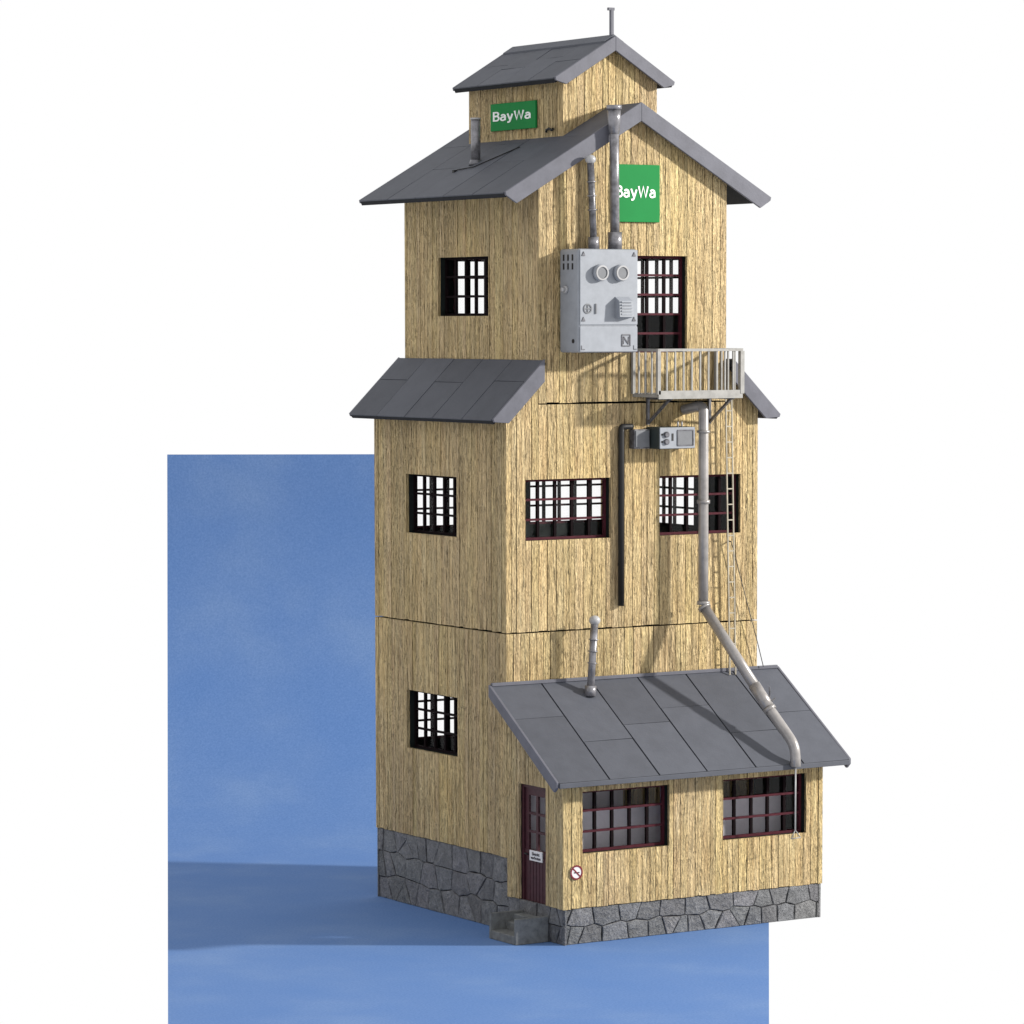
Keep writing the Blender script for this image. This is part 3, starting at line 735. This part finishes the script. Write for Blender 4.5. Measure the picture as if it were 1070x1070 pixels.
def letters(txt, width, height, mat, parent, origin, xdir, nrm, stroke=.145):
    """Flat raised letters, each a mesh of its own."""
    adv = 0; pos = []
    for ch in txt: pos.append(adv); adv += GLYPH[ch][0] + .06
    tot = adv - .06; xd, nn, o = Vector(xdir), Vector(nrm), Vector(origin); kx, kz = width / tot, height
    for ch, ax in zip(txt, pos):
        g = MB(); lv = 0
        def P(x, z, h): return o + xd * ((ax + x - tot / 2) * kx) + Vector((0, 0, (z - .5) * kz)) + nn * h
        for path in GLYPH[ch][1]:
            n = len(path); L_, R_ = [], []
            for k in range(n):
                def dirn(a, b):
                    dx, dz = b[0] - a[0], b[1] - a[1]; l = math.hypot(dx, dz) or 1; return dx / l, dz / l
                d1 = dirn(path[k - 1], path[k]) if k else None; d2 = dirn(path[k], path[k + 1]) if k < n - 1 else None
                d1 = d1 or d2; d2 = d2 or d1
                mx, mz = -(d1[1] + d2[1]), d1[0] + d2[0]; l = math.hypot(mx, mz) or 1; mx, mz = mx / l, mz / l
                c_ = max(.75, mx * -d2[1] + mz * d2[0]); hw = stroke / 2 / c_
                e_ = stroke / 2 if (k in (0, n - 1) and n == 2) else 0
                px_, pz_ = path[k]
                if k == 0: px_, pz_ = px_ - d1[0] * e_ * .9, pz_ - d1[1] * e_ * .9
                if k == n - 1: px_, pz_ = px_ + d1[0] * e_ * .9, pz_ + d1[1] * e_ * .9
                L_.append((px_ + mx * hw, pz_ + mz * hw)); R_.append((px_ - mx * hw, pz_ - mz * hw))
            lv += 1; h = .006 + lv * .0015
            for k in range(n - 1):
                q = [L_[k], R_[k], R_[k + 1], L_[k + 1]]
                g.face([P(*c_, h) for c_ in q], 0)
            ring = L_ + R_[::-1]
            for a_, b_ in zip(ring, ring[1:] + ring[:1]): g.face([P(*a_, h), P(*b_, h), P(*b_, 0), P(*a_, 0)], 0)
        g.build('letter', mat, parent)

s1 = thing('sign_board', 'large square green sign with white lettering under the main gable', 'sign', (2.495, -.003, 11.505), 'green sign boards')
mb = MB(); mb.box((2.03, -.045, 11.505), (2.96, -.003, 12.44)); mb.build('panel', M['green'], s1, bevel=.008)
letters('BayWa', .80, .205, M['white'], s1, (2.475, -.0455, 12.0), (1, 0, 0), (0, -1, 0))
s2 = thing('sign_board', 'small wide green sign with white lettering on the side of the rooftop cupola', 'sign', (CX0 - .003, 2.21, 13.08), 'green sign boards')
mb = MB(); mb.box((CX0 - .045, 1.508, 13.08), (CX0 - .003, 2.915, 13.535)); mb.build('panel', M['green'], s2, bevel=.008)
letters('BayWa', 1.20, .165, M['white'], s2, (CX0 - .0455, 2.23, 13.32), (0, -1, 0), (-1, 0, 0))

ns = thing('no_smoking_sign', 'small round white no smoking sign with dark red ring on the annex front', 'sign', (.234, -A - .001, 1.05))
c = Vector((.234, -A - .002, 1.16))
mb = MB(); mb.disc(c, (0, -1, 0), .115, .012, 0, 36); mb.build('disc', M['paper'], ns)
mb = MB(); mb.ring(c + Vector((0, -.011, 0)), (0, -1, 0), .092, .117, .006, 0); mb.bar(c + Vector((-.068, -.014, .068)), c + Vector((.068, -.014, -.068)), .006, .022); mb.build('ring_and_bar', M['red'], ns)
mb = MB(); mb.box(c + Vector((-.05, -.015, -.012)), c + Vector((.04, -.011, .006))); mb.box(c + Vector((.044, -.015, -.012)), c + Vector((.056, -.011, .006))); mb.build('cigarette', M['ink'], ns)

nt_ = thing('door_notice', 'small white lettered notice fixed across the maroon annex door', 'notice', (.065, -.772, 1.235))
mb = MB(); mb.box((.060, -.958, 1.235), (.082, -.586, 1.40)); mb.build('panel', M['paper'], nt_)
lettering('Eintritt\nverboten', .29, M['ink'], nt_, (.0595, -.772, 1.3175), (0, -1, 0), (-1, 0, 0), .004, .015, .115)

# ------------------------------------------------------------------ grain spout
sp = thing('grain_spout', 'long pale grey grain spout bending from below the balcony over the annex roof', 'spout', (3.6, -.39, 8.5))
def smooth(path, it=3):
    path = [Vector(p) for p in path]
    for _ in range(it):
        q = [path[0]]
        for a_, b_ in zip(path[:-1], path[1:]): q += [a_ * .75 + b_ * .25, a_ * .25 + b_ * .75]
        q.append(path[-1]); path = q
    return path
r = .085
mb = MB(); mb.tube(smooth([(3.45, -.02, 8.42), (3.60, -.34, 8.50), (3.605, -.39, 8.42)], 2) + [(3.607, -.39, 6.7), (3.61, -.39, 5.2)], r); mb.build('upright_pipe', M['spout'], sp)
Pd0, Pd1 = Vector((3.61, -.39, 5.18)), Vector((4.075, -1.60, 3.56)); dd = (Pd1 - Pd0)
mb = MB(); mb.tube([Pd0, Pd0 + dd], r * 1.04); mb.build('sloping_pipe', M['spout'], sp)
mb = MB(); mb.tube([Pd0 + dd * .78, Pd0 + dd * 1.02], r * 1.2); mb.build('sleeve', M['spout'], sp)
mb = MB(); mb.tube([Pd0 + dd] + smooth([Pd0 + dd * 1.01, (4.19, -1.89, 3.20), (4.24, -2.09, 2.98), (4.25, -2.11, 2.75)], 3) + [(4.25, -2.11, 2.63)], r * 1.02); mb.build('outlet_bend', M['spout'], sp)
for p, q in (((3.607, -.39, 6.88), (3.607, -.39, 6.94)), ((3.603, -.39, 8.05), (3.603, -.39, 8.09)), ((3.61, -.39, 5.20), (3.61, -.39, 5.26)), (Pd0 + dd * .005, Pd0 + dd * .03), (Pd0 + dd * 1.0, Pd0 + dd * 1.03)):
    mb = MB(); mb.tube([p, q], r * 1.3); mb.build('collar', M['spout'], sp)
mb = MB(); mb.bar(Pd0 + dd * .93 + Vector((.1, -.02, .03)), Pd0 + dd * .93 + Vector((.1, -.02, .22)), .02); mb.bar(Pd0 + dd * .97 + Vector((.06, -.06, .06)), Pd0 + dd * .97 + Vector((.16, -.02, .1)), .02); mb.build('clamp', M['vent'], sp)
mb = MB(); mb.tube([(4.25, -2.11, 2.65), (4.25, -2.11, 1.56)], .014, 0, 8); mb.build('pull_rod', M['cap'], sp)
mb = MB()
tri = [(4.25, -2.11, 1.58), (4.17, -2.11, 1.44), (4.36, -2.11, 1.45)]
for k in range(3): mb.tube([tri[k], tri[(k + 1) % 3]], .010, 0, 6)
mb.build('pull_handle', M['rail'], sp)

# ------------------------------------------------------------------ small meter box, lamp and its conduit below the balcony
bx = thing('meter_box', 'small pale grey meter box with knobs hanging on the wall below the balcony', 'meter box', (3.07, -.002, 7.79))
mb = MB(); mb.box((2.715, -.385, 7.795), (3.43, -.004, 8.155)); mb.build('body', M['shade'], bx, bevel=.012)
mb = MB(); mb.box((2.722, -.405, 7.802), (3.423, -.386, 8.148)); mb.build('front_cover', M['cabinet'], bx, bevel=.008)
for zz in (8.035, 7.915):
    mb = MB(); mb.disc((2.845, -.402, zz), (0, -1, 0), .048, .045, 0, 18, .01); mb.build('knob', M['vent'], bx)
for a_, b_ in (((2.745, -.409, 8.02), (2.785, -.402, 8.05)), ((2.745, -.409, 7.90), (2.785, -.402, 7.93)), ((2.955, -.411, 7.93), (2.99, -.402, 8.05))):
    mb = MB(); mb.box(a_, b_); mb.build('slot', M['black'], bx)
mb = MB()
for a_, b_ in (((3.07, 7.85), (3.385, 7.85)), ((3.385, 7.85), (3.385, 8.10)), ((3.385, 8.10), (3.07, 8.10)), ((3.07, 8.10), (3.07, 7.85))): mb.bar((a_[0], -.408, a_[1]), (b_[0], -.408, b_[1]), .016, .018)
mb.build('window_frame', M['vent'], bx)
mb = MB(); mb.box((3.08, -.407, 7.86), (3.375, -.402, 8.09)); mb.build('meter_window', M['cabinet_dark'], bx)
for xx in (3.13, 3.21):
    mb = MB(); mb.tube([(xx, -.33, 8.15), (xx, -.33, 8.24)], .014, 0, 8); mb.build('pin', M['cap'], bx)

lb = thing('junction_box', 'tiny grey junction box on the wall left of the small meter box', 'junction box', (2.54, -.002, 7.79))
mb = MB(); mb.box((2.38, -.16, 7.80), (2.69, -.004, 8.12)); mb.build('body', M['vent'], lb, bevel=.012)
mb = MB(); mb.box((2.40, -.176, 7.83), (2.67, -.161, 8.10)); mb.build('lid', M['cabinet_dark'], lb, bevel=.006)
cdt = MB(); cdt.tube(smooth([(2.40, -.065, 8.165), (2.20, -.065, 8.165), (2.185, -.065, 8.15), (2.185, -.065, 7.9)], 1) + [(2.185, -.065, 5.22)], .05, 0, 12)
cdt.bar((2.185, -.03, 7.0), (2.185, -.002, 7.0), .05); cdt.bar((2.185, -.03, 5.9), (2.185, -.002, 5.9), .05)
tag(cdt.build('conduit_pipe', M['black'], loc=(2.185, -.065, 5.22)), 'thin black conduit pipe running down the front wall between two windows', 'pipe')

# ------------------------------------------------------------------ ladder and stay wire
ld_ = thing('wall_ladder', 'very narrow thin metal ladder leading from the annex roof up to the balcony', 'ladder', (4.39, -.12, 4.0))
tp, bt_ = Vector((4.215, -.16, 8.66)), Vector((4.335, -.14, 3.97))
for dx in (0, .12):
    mb = MB(); mb.bar(tp + Vector((dx, 0, 0)), bt_ + Vector((dx, 0, 0)), .021, .022); mb.build('stile', M['steel'], ld_)
for k in range(1, 18):
    p = tp.lerp(bt_, k / 18); mb = MB(); mb.bar(p + Vector((.01, 0, 0)), p + Vector((.11, 0, 0)), .019); mb.build('rung', M['steel'], ld_)
wr = MB(); wr.tube([(4.383, -.1, 6.206), (4.946, -.1, 4.455), (5.06, -.1, 4.07)], .008, 0, 6)
wr.tube([(4.40, -.005, 6.21), (4.383, -.1, 6.206)], .012, 0, 6)
tag(wr.build('stay_wire', M['wire'], loc=(4.383, -.1, 6.206)), 'thin dark stay wire slanting from the ladder down to the annex roof corner', 'wire')

# ------------------------------------------------------------------ entrance steps
st = thing('entrance_steps', 'small grey concrete entrance steps with side cheeks in front of the maroon door', 'steps', (-.3, -.85, 0))
mb = MB(); mb.box((-.62, -1.19, 0), (-.34, -.50, .14)); mb.build('tread', M['step'], st, bevel=.01)
mb = MB(); mb.box((-.338, -1.19, 0), (-.20, -.50, .265)); mb.build('tread', M['step'], st, bevel=.01)
mb = MB(); mb.box((-.198, -1.19, 0), (-.002, -.50, .375)); mb.build('landing', M['step'], st, bevel=.01)
for ya_, yb_ in ((-1.25, -1.192), (-.498, -.44)):
    mb = MB(); mb.box((-.62, ya_, 0), (-.002, yb_, .415)); mb.build('cheek', M['step'], st, bevel=.01)

# ------------------------------------------------------------------ blue backdrop paper: lies under the building, its rear left part curves up behind it
eR = Vector((math.cos(YAW), math.sin(YAW), 0)); eD = Vector((-math.sin(YAW), math.cos(YAW), 0))
CAM = Vector((-30.78594, -49.10671, 9.87315))               # viewpoint the sheet was cut for
d0 = (Vector((0, 0, 0)) - CAM).dot(eD)                      # depth of the near tower corner
def half(px, depth): return (px - PPX) / FPX * depth
def pt(px, depth, z):                                        # sides of the cut sheet taper towards the front
    return Vector((CAM.x, CAM.y, 0)) + eD * depth + eR * half(px, depth * math.cos(PITCH) + (z - CAM.z) * math.sin(PITCH)) + Vector((0, 0, z))
mb = MB()
near, far = d0 - 11.0, d0 + 8.0
ZF = -.002
def strip(pxa, pxb, prof):
    for (da, za), (db, zb_) in zip(prof[:-1], prof[1:]):
        mb.face([pt(pxa, da, za), pt(pxb, da, za), pt(pxb, db, zb_), pt(pxa, db, zb_)], 0, 1, True)
PR = 409
flat = [(near + (far - near) * k / 8, ZF) for k in range(9)]
strip(PR, 803, [(near + (d0 + 4.5 - near) * k / 8, ZF) for k in range(9)])
rad = 6.6
cove = [(far + rad * math.sin(t * math.pi / 36), ZF + rad - rad * math.cos(t * math.pi / 36)) for t in range(1, 19)]
prof = flat + cove + [(far + rad, 7.23)]
strip(175, PR, prof)
bd_ = mb.build('backdrop', M['blue'], recalc=False); bd_['kind'] = 'structure'
